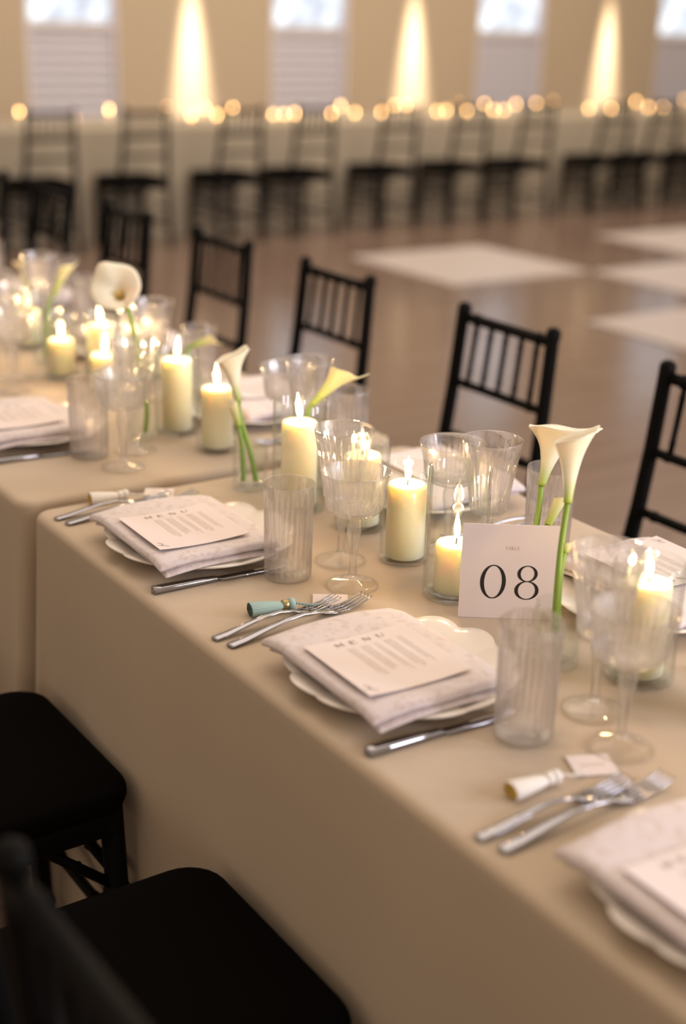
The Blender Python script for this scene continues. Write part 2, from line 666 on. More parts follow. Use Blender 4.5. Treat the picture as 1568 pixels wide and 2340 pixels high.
def make_chair():
    e = empty('chiavari_chair')
    B = M['black']
    # cushion pad: rounded rectangle, domed
    pr = rounded_rect(0.195, 0.197, 0.055, 6)
    b = MB()
    rows = []
    for (k, z) in ((0.90, 0.427), (0.985, 0.430), (1.0, 0.440), (1.0, 0.450), (0.985, 0.458), (0.94, 0.464), (0.7, 0.469), (0.35, 0.471), (0.02, 0.471)):
        rows.append([(x * k, y * k, z) for x, y in pr])
    b.quad_grid(rows, True, True, True)
    b.obj('cushion', M['cushion'], e)
    # frame
    b = MB()
    rows = []
    for (k, z) in ((0.88, 0.392), (0.95, 0.388), (0.97, 0.395), (0.97, 0.424), (0.95, 0.4275), (0.88, 0.4275)):
        rows.append([(x * k, y * k, z) for x, y in pr])
    b.quad_grid(rows, True, True, True)
    b.obj('seat_frame', B, e)
    # front legs
    for s in (-1, 1):
        b = MB()
        ringed(b, [(0.165, s * 0.160, 0.42), (0.178, s * 0.172, 0.0)], 0.018, (0.35, 0.62, 0.9))
        b.obj('leg', B, e)
    # rear posts (floor to top), gentle lean
    for s in (-1, 1):
        b = MB()
        pts = [(-0.235, s * 0.178, 0), (-0.205, s * 0.175, 0.25), (-0.200, s * 0.172, 0.46), (-0.222, s * 0.162, 0.62),
               (-0.236, s * 0.157, 0.74), (-0.249, s * 0.153, 0.89), (-0.252, s * 0.152, 0.905), (-0.253, s * 0.152, 0.915), (-0.254, s * 0.152, 0.922)]
        b.tube(pts, [0.017, 0.018, 0.018, 0.016, 0.0155, 0.015, 0.017, 0.016, 0.008], 12)
        b.obj('back_post', B, e)

    def bx(z):
        return -0.200 - 0.052 * (z - 0.46) / 0.44 - 0.003

    def by(z):
        return 0.172 - 0.020 * (z - 0.46) / 0.44
    for z, r in ((0.888, 0.0125), (0.737, 0.010), (0.612, 0.010)):
        b = MB()
        ringed(b, [(bx(z), -by(z), z), (bx(z), by(z), z)], r, (0.15, 0.85))
        b.obj('back_rail', B, e)
    for k in range(5):
        y = (k - 2) * 0.0515
        b = MB()
        ringed(b, [(bx(0.737), y * 1.04, 0.737), (bx(0.888), y, 0.888)], 0.0065, (0.2, 0.8), 8)
        b.obj('spindle', B, e)
    # stretchers
    for s in (-1, 1):
        for z in (0.14, 0.27):
            b = MB()
            ringed(b, [(0.172, s * 0.168, z), (-0.205, s * 0.175, z)], 0.009, (0.3, 0.7), 8)
            b.obj('stretcher', B, e)
    for x, z in ((0.172, 0.20), (-0.21, 0.20), (0.170, 0.30)):
        b = MB()
        ringed(b, [(x, -0.168, z), (x, 0.168, z)], 0.009, (0.3, 0.7), 8)
        b.obj('stretcher', B, e)
    # diagonal braces from front leg to the frame
    for s in (-1, 1):
        b = MB()
        ringed(b, [(0.170, s * 0.166, 0.28), (0.04, s * 0.165, 0.395)], 0.008, (0.5,), 8)
        b.obj('brace', B, e)
    return e


chair = make_chair()
GN = 'black chairs on the near side of the candlelit table'
GF = 'black chairs on the far side of the candlelit table'
GR = 'black chairs along the rear table'
near_chairs = [
    (-0.213, 1.225, 0.0, 'black chair whose seat fills the bottom left corner of the photo'),
    (-0.213, 1.820, 0.0, 'black chair with seat and ringed front leg against the near cloth, at left edge'),
    (-0.212, 0.770, 0.02, 'black chair nearest the camera, only its blurred back rail in the lower left corner'),
    (-0.213, 2.480, 0.0, 'black chair at the seam of the two cloths, cut by the left edge'),
]
far_chairs = [
    (0.985, 2.305, 'black slatted chair behind the wine glass just left of the lily pair'),
    (0.985, 2.990, 'black slatted chair behind the green lily, second of the sharp ones'),
    (0.980, 3.590, 'black slatted chair above the tall white candle left of middle'),
    (0.980, 4.230, 'black blurred chair behind the open lily flower'),
    (0.980, 4.860, 'black blurred chair last along the far side of the table'),
    (0.985, 1.670, 'black chair on the far side, cut off by the right edge of the photo'),
    (0.985, 5.500, 'black chair past the table end, near the left edge, very dark and blurred'),
]
ROWX = [2.80, 3.46, 4.18, 4.78, 5.52, 6.20, 6.86, 7.72, 8.30, 8.95, 9.7, 10.4]
used = False


def put_chair(x, y, rz, label, group):
    global used
    if not used:
        used = True
        chair.location = (x, y, 0)
        chair.rotation_euler = (0, 0, rz)
        tag(chair, label, 'chair', group)
    else:
        tag(copy_tree(chair, (x, y, 0), rz, label, group), label, 'chair', group)


for x, y, rz, lb in near_chairs:
    put_chair(x, y, rz, lb, GN)
for x, y, lb in far_chairs:
    put_chair(x, y, pi, lb, GF)
ordn = ['first', 'second', 'third', 'fourth', 'fifth', 'sixth', 'seventh', 'eighth', 'ninth', 'tenth', 'eleventh', 'twelfth']
for i, x in enumerate(ROWX):
    put_chair(x - 0.085, 8.655, pi / 2, 'blurred black chair at the long rear table, %s from the left' % ordn[i], GR)


# ------------------------------------------------------------------ candles and vases
def make_vase(r, h, name='glass_cylinder'):
    t = 0.0025
    b = MB()
    prof = [(0.001, 0.0), (r - 0.006, 0.0), (r - 0.001, 0.002), (r, 0.006), (r, h * 0.5), (r, h - 0.002), (r - t / 2, h),
            (r - t, h - 0.002), (r - t, h * 0.5), (r - t, 0.012), (r - t - 0.004, 0.008), (0.001, 0.0075)]
    b.lathe(prof, 40)
    o = b.obj(name, M['glass'])
    sharpen(o, 50)
    return o


def flame_mesh(scale=1.0, mt='flame'):
    b = MB()
    prof = [(0.0005, 0.0), (0.0028, 0.002), (0.0046, 0.006), (0.0052, 0.010), (0.0048, 0.015), (0.0036, 0.021), (0.0020, 0.027), (0.0004, 0.033)]
    b.lathe([(r * scale, z * scale) for r, z in prof], 14)
    return b.mesh('flame', M[mt])


FL = flame_mesh()
FLF = flame_mesh(1.25, 'flame_far')
candle_meshes = {}
vase_meshes = {}
wickm = None


def make_candle(x, y, h, base, label, group, r=0.030, far=False, power=0.50):
    key = (round(h, 3), r, far)
    if key not in candle_meshes:
        b = MB()
        b.lathe([(0.001, 0), (r - 0.002, 0), (r, 0.002), (r, h * 0.5), (r, h - 0.005), (r - 0.0015, h - 0.0015), (r - 0.005, h),
                 (r * 0.6, h - 0.0015), (r * 0.25, h - 0.003), (0.001, h - 0.0032)], 32 if not far else 14)
        candle_meshes[key] = b.mesh('candle', M['wax'])
        wb = MB()
        wb.tube([(0, 0, h - 0.004), (0.0005, 0, h + 0.003), (0.0015, 0.0005, h + 0.008)], 0.0009, 6)
        candle_meshes[key + ('w',)] = wb.mesh('wick', M['wick'])
    o = bpy.data.objects.new('pillar_candle', candle_meshes[key])
    COL.objects.link(o)
    o.location = (x, y, base)
    tag(o, label, 'candle', group)
    wk = bpy.data.objects.new('wick', candle_meshes[key + ('w',)])
    COL.objects.link(wk); wk.parent = o
    fm = bpy.data.objects.new('flame', FLF if far else FL)
    COL.objects.link(fm); fm.parent = o
    fm.location = (0.0012, 0.0005, h + 0.005)
    k = random.uniform(0.85, 1.2) * (1.0 if far else 1.3)
    fm.scale = (1, 1, k)
    fm.rotation_euler = (random.uniform(-0.1, 0.1), random.uniform(-0.1, 0.1), 0)
    if not far:
        l = bpy.data.lights.new('candle_light', 'POINT')
        l.energy = power
        l.color = (1.0, 0.62, 0.30)
        l.shadow_soft_size = 0.008
        lo = bpy.data.objects.new('candle_light', l)
        COL.objects.link(lo)
        lo.parent = o
        lo.location = (0, 0, h + 0.028)
    return o


def put_vase(x, y, r, h, label, group):
    key = (r, h)
    if key not in vase_meshes:
        o = make_vase(r, h)
        vase_meshes[key] = o.data
    else:
        o = bpy.data.objects.new('glass_cylinder', vase_meshes[key])
        COL.objects.link(o)
    o.location = (x, y, TZ + 0.0005)
    tag(o, label, 'vase', group)


GC = 'pillar candles down the middle of the near table'
GV = 'clear glass cylinders around the pillar candles'
# the words after 'candle'
CN = [  # x, y, vase r, vase h, candle h, where
    (0.390, 1.418, 0.0450, 0.195, 0.073, 'directly left of the number card, shortest sharp one'),
    (0.408, 1.562, 0.0385, 0.152, 0.116, 'between the coupe glass and the short card-side candle'),
    (0.432, 1.714, 0.0440, 0.152, 0.116, 'seen behind the coupe glass and fluted wine glass'),
    (0.393, 1.842, 0.0445, 0.186, 0.143, 'behind the empty fluted tumbler, under the green lily'),
    (0.432, 2.192, 0.0400, 0.140, 0.113, 'just left of the small vase with a cream lily'),
    (0.420, 2.330, 0.0430, 0.167, 0.139, 'tall, third to the left of the empty fluted tumbler'),
    (0.424, 2.672, 0.0400, 0.152, 0.074, 'behind the left coupe glass, under the open lily'),
    (0.393, 2.830, 0.0400, 0.150, 0.078, 'short, left of the open lily above the leftmost menu'),
    (0.470, 2.790, 0.0400, 0.150, 0.112, 'blurred, tucked behind the candle under the open lily'),
    (0.560, 2.740, 0.0400, 0.130, 0.090, 'blurred, just right of the open lily stem'),
    (0.440, 3.140, 0.0420, 0.150, 0.080, 'blurred near the upper left, under a pale bud'),
    (0.430, 1.088, 0.0450, 0.160, 0.125, 'glowing through the right-hand fluted wine glass'),
    (0.452, 0.958, 0.0420, 0.180, 0.120, 'cut off by the right edge beside the fluted wine glass'),
    (0.400, 3.420, 0.0400, 0.150, 0.100, 'blurred at the left edge beyond the pale bud'),
    (0.450, 3.660, 0.0400, 0.150, 0.075, 'far back at the left edge, first of the last row'),
    (0.380, 3.900, 0.0400, 0.150, 0.110, 'far back on the table near the left border'),
    (0.430, 4.200, 0.0400, 0.150, 0.090, 'farthest but one down the long table'),
    (0.400, 4.550, 0.0400, 0.150, 0.100, 'farthest down the long table by the last chair'),
]
for x, y, r, h, ch, wh in CN:
    put_vase(x, y, r, h, 'glass cylinder holding the candle ' + wh, GV)
    make_candle(x, y, ch, TZ + 0.0085, 'lit ivory pillar candle ' + wh, GC)

# rear table: short candles in small glasses, one per spot of light
FARD = [(3.0, .80), (3.42, .77), (3.69, .83), (4.16, .82), (4.37, .78), (4.49, .82), (4.59, .77), (4.73, .80), (4.98, .78), (5.10, .77),
        (5.20, .77), (5.30, .77), (5.65, .78), (5.74, .82), (5.88, .78), (6.15, .78), (6.28, .81), (6.40, .80), (6.73, .78), (6.83, .78),
        (6.96, .82), (7.06, .79), (7.25, .82), (7.36, .78), (7.48, .78), (7.61, .82), (7.85, .80), (8.06, .84), (8.50, .76), (8.78, .76),
        (9.10, .83), (9.27, .77), (9.48, .76), (9.75, .83)]
fx = []
for i, (x, z) in enumerate(FARD):
    y = 9.27 + (0.10 if z > 0.795 else -0.10)
    k = (y + 0.0) / 9.65
    xx = -0.788 + (x + 0.788) * k
    low = z < 0.795
    hh = 0.020 if low else 0.052
    lb = 'tiny glowing candle on the rear table, %s of the spots of light from the left' % (
        ordn[i] if i < 12 else ['thirteenth', 'fourteenth', 'fifteenth', 'sixteenth', 'seventeenth', 'eighteenth', 'nineteenth', 'twentieth',
                                'twenty-first', 'twenty-second', 'twenty-third', 'twenty-fourth', 'twenty-fifth', 'twenty-sixth', 'twenty-seventh',
                                'twenty-eighth', 'twenty-ninth', 'thirtieth', 'thirty-first', 'thirty-second', 'thirty-third', 'thirty-fourth'][i - 12])
    make_candle(xx, y, hh, TZ + 0.001, lb, 'candles on the rear table', 0.020, True)


# ------------------------------------------------------------------ glassware
def make_glass(name, outer, inner, flute, n=24, seg=96, foot=None):
    """outer: foot centre -> rim, inner: rim -> bowl centre"""
    b = MB()
    N = len(outer)
    if foot:
        outer = outer[foot - 1:]
        outer = [(0.001, outer[0][1] - 0.0004)] + outer

    def dens(prof, mx):
        out = [prof[0]]
        for a, c in zip(prof, prof[1:]):
            L = math.hypot(c[0] - a[0], c[1] - a[1])
            k = max(1, int(L / mx))
            for t in range(1, k + 1):
                out.append((a[0] + (c[0] - a[0]) * t / k, a[1] + (c[1] - a[1]) * t / k))
        return out
    o2 = dens(outer, 0.008)
    rows = []
    z0, z1, amp = flute[:3]
    st = flute[3:] if len(flute) > 3 else None
    for (r, z) in o2:
        k = 0
        if z0 < z < z1:
            k = amp * min(1, (z - z0) / 0.006) * min(1, (z1 - z) / 0.012)
        s_ = 0
        if st and st[0] < z < st[1]:
            s_ = st[2]
        row = []
        for j in range(seg):
            a = 2 * pi * j / seg
            rr = r - k * (1 - abs(cos(n * a / 2))) if k else r
            if s_:
                rr = r * (1 - s_ * abs(cos(3 * a)))
            row.append((rr * cos(a), rr * sin(a), z))
        rows.append(row)
    for (r, z) in inner:
        rows.append([(r * cos(2 * pi * j / seg), r * sin(2 * pi * j / seg), z) for j in range(seg)])
    b.quad_grid(rows, True, True, True)
    o = b.obj(name, M['crystal'])
    sharpen(o, 40)
    if foot:
        f = MB()
        f.lathe(FOOT[:foot] + [(0.001, FOOT[foot - 1][1] + 0.0004)], 64)
        f.obj('foot', M['foot_glass'], o)
    return o


tumbler = make_glass('highball_tumbler',
                     [(0.001, 0.001), (0.031, 0.0), (0.034, 0.002), (0.0352, 0.006), (0.0358, 0.05), (0.0368, 0.118), (0.0372, 0.128), (0.0378, 0.145)],
                     [(0.0374, 0.1462), (0.0362, 0.1455), (0.0355, 0.128), (0.0335, 0.10), (0.0325, 0.05), (0.0318, 0.022), (0.028, 0.016), (0.001, 0.015)],
                     (0.001, 0.126, 0.0032), 24)
FOOT = [(0.001, 0.0005), (0.036, 0.0), (0.0385, 0.0010), (0.0385, 0.0022), (0.030, 0.0042), (0.016, 0.0075), (0.0085, 0.013), (0.0062, 0.019)]
wine = make_glass('fluted_wine_glass',
                  FOOT + [(0.0055, 0.030), (0.0062, 0.050), (0.0085, 0.070), (0.0112, 0.084), (0.0095, 0.090), (0.0105, 0.094), (0.024, 0.099), (0.0290, 0.106),
                          (0.0305, 0.120), (0.0345, 0.150), (0.0395, 0.180), (0.0420, 0.192), (0.0452, 0.210)],
                  [(0.0448, 0.2112), (0.0438, 0.2105), (0.0405, 0.192), (0.036, 0.170), (0.031, 0.140), (0.0275, 0.116), (0.022, 0.107), (0.001, 0.104)],
                  (0.096, 0.190, 0.0034, 0.030, 0.086, 0.14), 22, 96, 7)
coupe = make_glass('fluted_coupe_glass',
                   FOOT + [(0.0055, 0.028), (0.0062, 0.045), (0.0088, 0.068), (0.0115, 0.084), (0.0115, 0.096), (0.0095, 0.103), (0.012, 0.107), (0.030, 0.112),
                           (0.0400, 0.119), (0.0425, 0.127), (0.0432, 0.140), (0.0455, 0.155), (0.0490, 0.167), (0.0510, 0.175)],
                   [(0.0506, 0.1762), (0.0495, 0.1755), (0.0470, 0.165), (0.0435, 0.152), (0.0412, 0.140), (0.0400, 0.128), (0.037, 0.121), (0.028, 0.117), (0.001, 0.115)],
                   (0.108, 0.160, 0.0030, 0.028, 0.098, 0.14), 30, 120, 7)
protos_used = set()


def put_glass(src, x, y, label, group, rz=0.0):
    if src.name in protos_used:
        o = copy_tree(src, None, 0)
    else:
        protos_used.add(src.name)
        o = src
    o.location = (x, y, TZ + 0.0008)
    o.rotation_euler = (0, 0, rz)
    tag(o, label, 'glass', group)


NEARS = [(1.245, 'by the menu right of the green tassel', 0.202, 1.049, 0.316, 1.051, 0.279, 0.968),
         (1.785, 'in front of the tall candle left of centre', 0.219, 1.596, 0.320, 1.606, 0.282, 1.519),
         (2.460, 'in front of the leftmost menu', 0.207, 2.271, 0.294, 2.256, 0.232, 2.178),
         (3.060, 'at the left edge, second blurred setting', 0.21, 2.86, 0.30, 2.86, 0.25, 2.76),
         (3.640, 'at the left edge, third blurred setting', 0.21, 3.44, 0.30, 3.44, 0.25, 3.34),
         (4.250, 'at the left edge, farthest near-side setting', 0.21, 4.05, 0.30, 4.05, 0.25, 3.95)]
T_LAB = ['blurred fluted tumbler in front of the number card, nearest the camera', 'empty fluted tumbler at the tip of the knife, sharp, left of the coupe',
         'blurred fluted tumbler beside the leftmost menu']
W_LAB = ['fluted wine glass at right with candle glow through it', 'fluted wine glass right behind the sharp coupe', 'blurred fluted wine glass beside the leftmost coupe']
C_LAB = ['blurred coupe in front of the right-hand wine glass', 'sharp low coupe with fluted bowl in the middle of the photo', 'blurred coupe beside the leftmost tumbler']
for i, (yc, wh, tx, ty, wx, wy, cx_, cy_) in enumerate(NEARS):
    put_glass(tumbler, tx, ty, T_LAB[i] if i < 3 else 'fluted tumbler ' + wh, 'fluted tumblers', i * 0.3)
    put_glass(wine, wx, wy, W_LAB[i] if i < 3 else 'fluted wine glass ' + wh, 'fluted wine glasses', i * 0.4)
    put_glass(coupe, cx_, cy_, C_LAB[i] if i < 3 else 'fluted coupe ' + wh, 'fluted coupes', i * 0.5)
FARS = [(1.245, 'behind the number card on the far side', 0.605, 1.460, 0.478, 1.455, 0.490, 1.560),
        (1.780, 'on the far side behind the green lily', 0.590, 1.985, 0.505, 1.985, 0.520, 2.085),
        (2.360, 'on the far side below the third slatted chair', 0.60, 2.57, 0.49, 2.57, 0.51, 2.66),
        (2.990, 'on the far side behind the open lily', 0.62, 3.20, 0.50, 3.20, 0.60, 3.31),
        (3.600, 'on the far side near the upper left', 0.60, 3.81, 0.49, 3.81, 0.51, 3.90),
        (4.230, 'on the far side at the far end of the table', 0.60, 4.43, 0.49, 4.43, 0.51, 4.52)]
for i, (yc, wh, tx, ty, wx, wy, cx_, cy_) in enumerate(FARS):
    put_glass(tumbler, tx, ty, 'fluted tumbler ' + wh, 'fluted tumblers', 0.1 + i * 0.3)
    put_glass(wine, wx, wy, 'fluted wine glass ' + wh, 'fluted wine glasses', 0.1 + i * 0.4)
    put_glass(coupe, cx_, cy_, 'fluted coupe ' + wh, 'fluted coupes', i * 0.5)


# ------------------------------------------------------------------ place setting pieces (local frame: +x away from diner, +y diner's left)
def make_plate():
    b = MB()
    seg = 144
    n = 13

    def ring(r, z, amp, zamp):
        row = []
        for j in range(seg):
            a = 2 * pi * j / seg
            c = abs(cos(n * a / 2)) ** 0.8
            rr = r + amp * (c - 0.5)
            row.append((rr * cos(a), rr * sin(a), z + zamp * (c - 0.5)))
        return row
    rows = [ring(0.001, 0.0, 0, 0), ring(0.075, 0.0, 0, 0), ring(0.085, 0.004, 0.001, 0), ring(0.110, 0.012, 0.004, 0.001), ring(0.132, 0.0165, 0.009, 0.004), ring(0.1425, 0.019, 0.011, 0.005),
            ring(0.144, 0.021, 0.011, 0.005), ring(0.1425, 0.0225, 0.011, 0.005), ring(0.130, 0.0195, 0.009, 0.004), ring(0.110, 0.0150, 0.004, 0.002), ring(0.092, 0.010, 0.001, 0), ring(0.078, 0.006, 0, 0), ring(0.001, 0.006, 0, 0)]
    b.quad_grid(rows, True, True, True)
    o = b.obj('scalloped_plate', M['ceramic'])
    return o


def napkin_layer(b, hx, hy, z0, z1, ox, oy, nx=20, ny=22, seed=0):
    """soft slab with rolled edges that sags past the plate rim"""
    rnd = random.Random(seed)
    ph = rnd.uniform(0, 6)

    def sag(x, y):
        d = math.hypot(x, y)
        s = 0.0
        s -= 0.06 * max(0, abs(y) - 0.100) + 0.22 * max(0, d - 0.130)
        s += 0.0012 * sin(x * 40 + ph) * cos(y * 33 + ph)
        return s

    def surf(u, v, k):
        x, y = u * hx + ox, v * hy + oy
        e = min(1 - abs(u), 1 - abs(v))
        t = min(1.0, max(0, e) / 0.07)
        rnd_ = sqrt(max(0, 1 - (1 - t) ** 2))
        mid = (z0 + z1) / 2
        h = (z1 - z0) / 2
        return (x, y, mid + (h * rnd_) * k + sag(x, y))
    us = [-1, -0.985, -0.955, -0.91] + [-0.85 + 1.7 * i / (nx - 1) for i in range(nx)] + [0.91, 0.955, 0.985, 1]
    vs = [-1, -0.985, -0.955, -0.91] + [-0.85 + 1.7 * i / (ny - 1) for i in range(ny)] + [0.91, 0.955, 0.985, 1]
    b.quad_grid([[surf(u, v, 1) for u in us] for v in vs])
    b.quad_grid([[surf(u, v, -1) for u in us] for v in vs], flip=True)


def make_napkin():
    e = empty('folded_napkin')
    b = MB()
    napkin_layer(b, 0.100, 0.127, 0.0132, 0.0262, 0.0, 0.001, seed=4)
    b.obj('upper_fold', M['napkin'], e)
    b = MB()
    napkin_layer(b, 0.095, 0.125, 0.0050, 0.0130, 0.003, -0.004, seed=2)
    b.obj('lower_fold', M['napkin'], e)
    return e


GLY = {  # letters as strokes (x0,y0,x1,y1,width) in a box 0..1
    'M': [(.05, 0, .12, 1, .06), (.12, 1, .5, .1, .13), (.5, .1, .88, 1, .06), (.88, 1, .95, 0, .13), (-.05, 0, .2, 0, .05), (.82, 0, 1.06, 0, .05), (-.02, 1, .18, 1, .05), (.84, 1, 1.02, 1, .05)],
    'E': [(.2, 0, .2, 1, .14), (.1, 1, .85, 1, .06), (.1, 0, .9, 0, .06), (.2, .52, .7, .52, .06), (.85, .8, .85, 1, .05), (.9, 0, .9, .22, .05)],
    'N': [(.12, 0, .12, 1, .06), (.12, 1, .88, 0, .14), (.88, 0, .88, 1, .06), (0, 0, .25, 0, .05), (0, 1, .2, 1, .05), (.75, 1, 1, 1, .05)],
    'U': [(.15, .25, .15, 1, .14), (.15, .3, .3, .03, .12), (.3, .03, .7, .03, .07), (.7, .03, .86, .3, .06), (.86, .25, .86, 1, .06), (0, 1, .3, 1, .05), (.72, 1, 1, 1, .05)],
    'T': [(.5, 0, .5, 1, .14), (.05, 1, .95, 1, .06), (.05, .78, .05, 1, .05), (.95, .78, .95, 1, .05), (.35, 0, .65, 0, .05)],
    'A': [(.08, 0, .5, 1, .06), (.5, 1, .92, 0, .14), (.25, .35, .75, .35, .05), (-.02, 0, .2, 0, .05), (.78, 0, 1.04, 0, .05)],
    'B': [(.2, 0, .2, 1, .14), (.1, 1, .6, 1, .06), (.6, 1, .78, .78, .12), (.78, .78, .58, .54, .10), (.2, .54, .6, .54, .05), (.6, .54, .86, .28, .13), (.86, .28, .6, 0, .12), (.1, 0, .6, 0, .06)],
    'L': [(.2, 0, .2, 1, .14), (.08, 0, .88, 0, .06), (.88, 0, .88, .25, .05), (.05, 1, .35, 1, .05)],
}


def strokes(b, segs, ox, oy, w, h, z, ux=(1, 0), uy=(0, 1)):
    for x0, y0, x1, y1, t in segs:
        ax, ay, bx_, by_ = x0 * w, y0 * h, x1 * w, y1 * h
        L = math.hypot(bx_ - ax, by_ - ay) or 1e-6
        nx, ny = -(by_ - ay) / L * t * w * 0.5, (bx_ - ax) / L * t * w * 0.5
        q = [(ax + nx, ay + ny), (ax - nx, ay - ny), (bx_ - nx, by_ - ny), (bx_ + nx, by_ + ny)]
        k = len(b.v)
        for (x, y) in q:
            b.v.append((ox + x * ux[0] + y * uy[0], oy + x * ux[1] + y * uy[1], z))
        b.f.append((k, k + 1, k + 2, k + 3))


def make_menu():
    """local: x = away from diner (v), y = diner's left; card 0.150 square lying flat"""
    e = empty('menu_card')
    hx, hy = 0.074, 0.075
    b = MB()
    n = 10
    top, bot = [], []
    for i in range(n + 1):
        x = -hx + 2 * hx * i / n
        z = 0.0035 * (abs(x) / hx) ** 2
        top.append([(x, -hy, z + 0.0007), (x, hy, z + 0.0004)])
        bot.append([(x, -hy, z), (x, hy, z - 0.0003)])
    rows = [[t[0], t[1], q[1], q[0]] for t, q in zip(top, bot)]
    b.quad_grid(rows, True, True, True)
    b.obj('card', M['paper'], e, False)
    fix_normals(e.children[0].data)

    def zc(x):
        return 0.0035 * (abs(x) / hx) ** 2 + 0.00115
    # title up the diner's left margin: baseline along +x, letter tops toward +y
    b = MB()
    for k, ch in enumerate('MENU'):
        x = -0.036 + k * 0.0205
        strokes(b, GLY[ch], x, 0.0560, 0.0112, 0.0085, zc(x + 0.005), (1, 0), (0, 1))
    b.obj('title', M['ink_soft'], e, False)
    # body: fine lines for the diner, baseline along -y
    b = MB()
    rnd = random.Random(11)
    v = 0.050
    for grp in (2, 3, 2, 3, 3):
        ln = 0.085
        for q in range(grp):
            y = 0.046
            L = ln * rnd.uniform(0.72, 1.0)
            while y > 0.046 - L:
                wd = rnd.uniform(0.0022, 0.0065)
                yy = y
                while yy > y - wd:
                    hgt = rnd.choice((0.0010, 0.0010, 0.0016))
                    strokes(b, [(0, 0, 1, 0, 0.9)], v, yy, hgt, 1, zc(v), (1, 0), (0, 1)) if False else None
                    k = len(b.v)
                    b.v += [(v, yy, zc(v)), (v, yy - 0.00055, zc(v)), (v + hgt, yy - 0.00055, zc(v)), (v + hgt, yy, zc(v))]
                    b.f.append((k, k + 1, k + 2, k + 3))
                    yy -= 0.00095
                y -= wd + 0.0013
            v -= 0.0042
        v -= 0.0068
    b.obj('menu_text', M['ink_faint'], e, False)
    # little script mark at the lower right corner of the card
    b = MB()
    pts = []
    for k in range(26):
        t = k / 25
        pts.append((-0.066 + 0.007 * sin(t * 7.5) * (0.5 + 0.5 * t) + 0.004 * t, -0.058 + 0.013 * (0.5 - t) + 0.003 * cos(t * 9)))
    for p, q in zip(pts, pts[1:]):
        strokes(b, [(p[0], p[1], q[0], q[1], 0.0008)], 0, 0, 1, 1, zc(-0.064), (1, 0), (0, 1))
    b.obj('script_mark', M['ink'], e, False)
    return e


def make_fork():
    e = MB()
    # sweep: (x, half width, half thick, z)
    sec = [(0.0, 0.0060, 0.0018, 0.0022), (0.003, 0.0078, 0.0022, 0.0026), (0.02, 0.0075, 0.0022, 0.0040), (0.05, 0.0062, 0.0020, 0.0085),
           (0.08, 0.0046, 0.0019, 0.0125), (0.105, 0.0034, 0.0020, 0.0125), (0.125, 0.0036, 0.0018, 0.0085), (0.138, 0.0080, 0.0013, 0.0050),
           (0.146, 0.0110, 0.0011, 0.0036), (0.155, 0.0118, 0.0010, 0.0030)]
    rows = []
    for x, hw, ht, z in sec:
        rows.append([(x, hw * cos(a), z + ht * sin(a)) for a in [2 * pi * k / 12 for k in range(12)]])
    e.quad_grid(rows, True, True, True, flip=True)
    o = e.obj('fork', M['steel'])
    t_ = MB()
    for k in range(4):
        y = (k - 1.5) * 0.0064
        rows = []
        for x, hw, z in ((0.152, 0.0023, 0.0030), (0.165, 0.0020, 0.0028), (0.182, 0.0018, 0.0045), (0.196, 0.0014, 0.0085), (0.203, 0.0006, 0.0115)):
            rows.append([(x, y + hw * cos(a), z + 0.0010 * sin(a)) for a in [2 * pi * q / 6 for q in range(6)]])
        t_.quad_grid(rows, True, True, True, flip=True)
    t_.obj('tines', M['steel'], o)
    return o


def make_knife():
    e = MB()
    sec = [(0.0, 0.0062, 0.0036), (0.002, 0.0078, 0.0046), (0.03, 0.0074, 0.0046), (0.070, 0.0062, 0.0042), (0.098, 0.0050, 0.0036), (0.106, 0.0046, 0.0026)]
    rows = []
    for x, hw, ht in sec:
        rows.append([(x, max(-hw, min(hw, 1.25 * hw * cos(a))), ht + max(-ht, min(ht, 1.25 * ht * sin(a)))) for a in [2 * pi * (k + .5) / 12 for k in range(12)]])
    e.quad_grid(rows, True, True, True, flip=True)
    o = e.obj('table_knife', M['steel'])
    bl = MB()
    rows = []
    for x, y0, y1, t in ((0.104, -0.0040, 0.0042, 0.0014), (0.110, -0.0085, 0.0050, 0.0011), (0.150, -0.0095, 0.0052, 0.0009), (0.190, -0.0090, 0.0050, 0.0008), (0.212, -0.0050, 0.0042, 0.0007), (0.222, 0.0025, 0.0036, 0.0005)):
        rows.append([(x, y0, 0.0030), (x, (y0 + y1) / 2, 0.003 + t), (x, y1, 0.003 + t * 0.8), (x, y1, 0.003 - t * 0.8), (x, (y0 + y1) / 2, 0.003 - t)])
    bl.quad_grid(rows, True, True, True)
    bl.obj('blade', M['steel'], o)
    fix_normals(o.children[0].data)
    return o


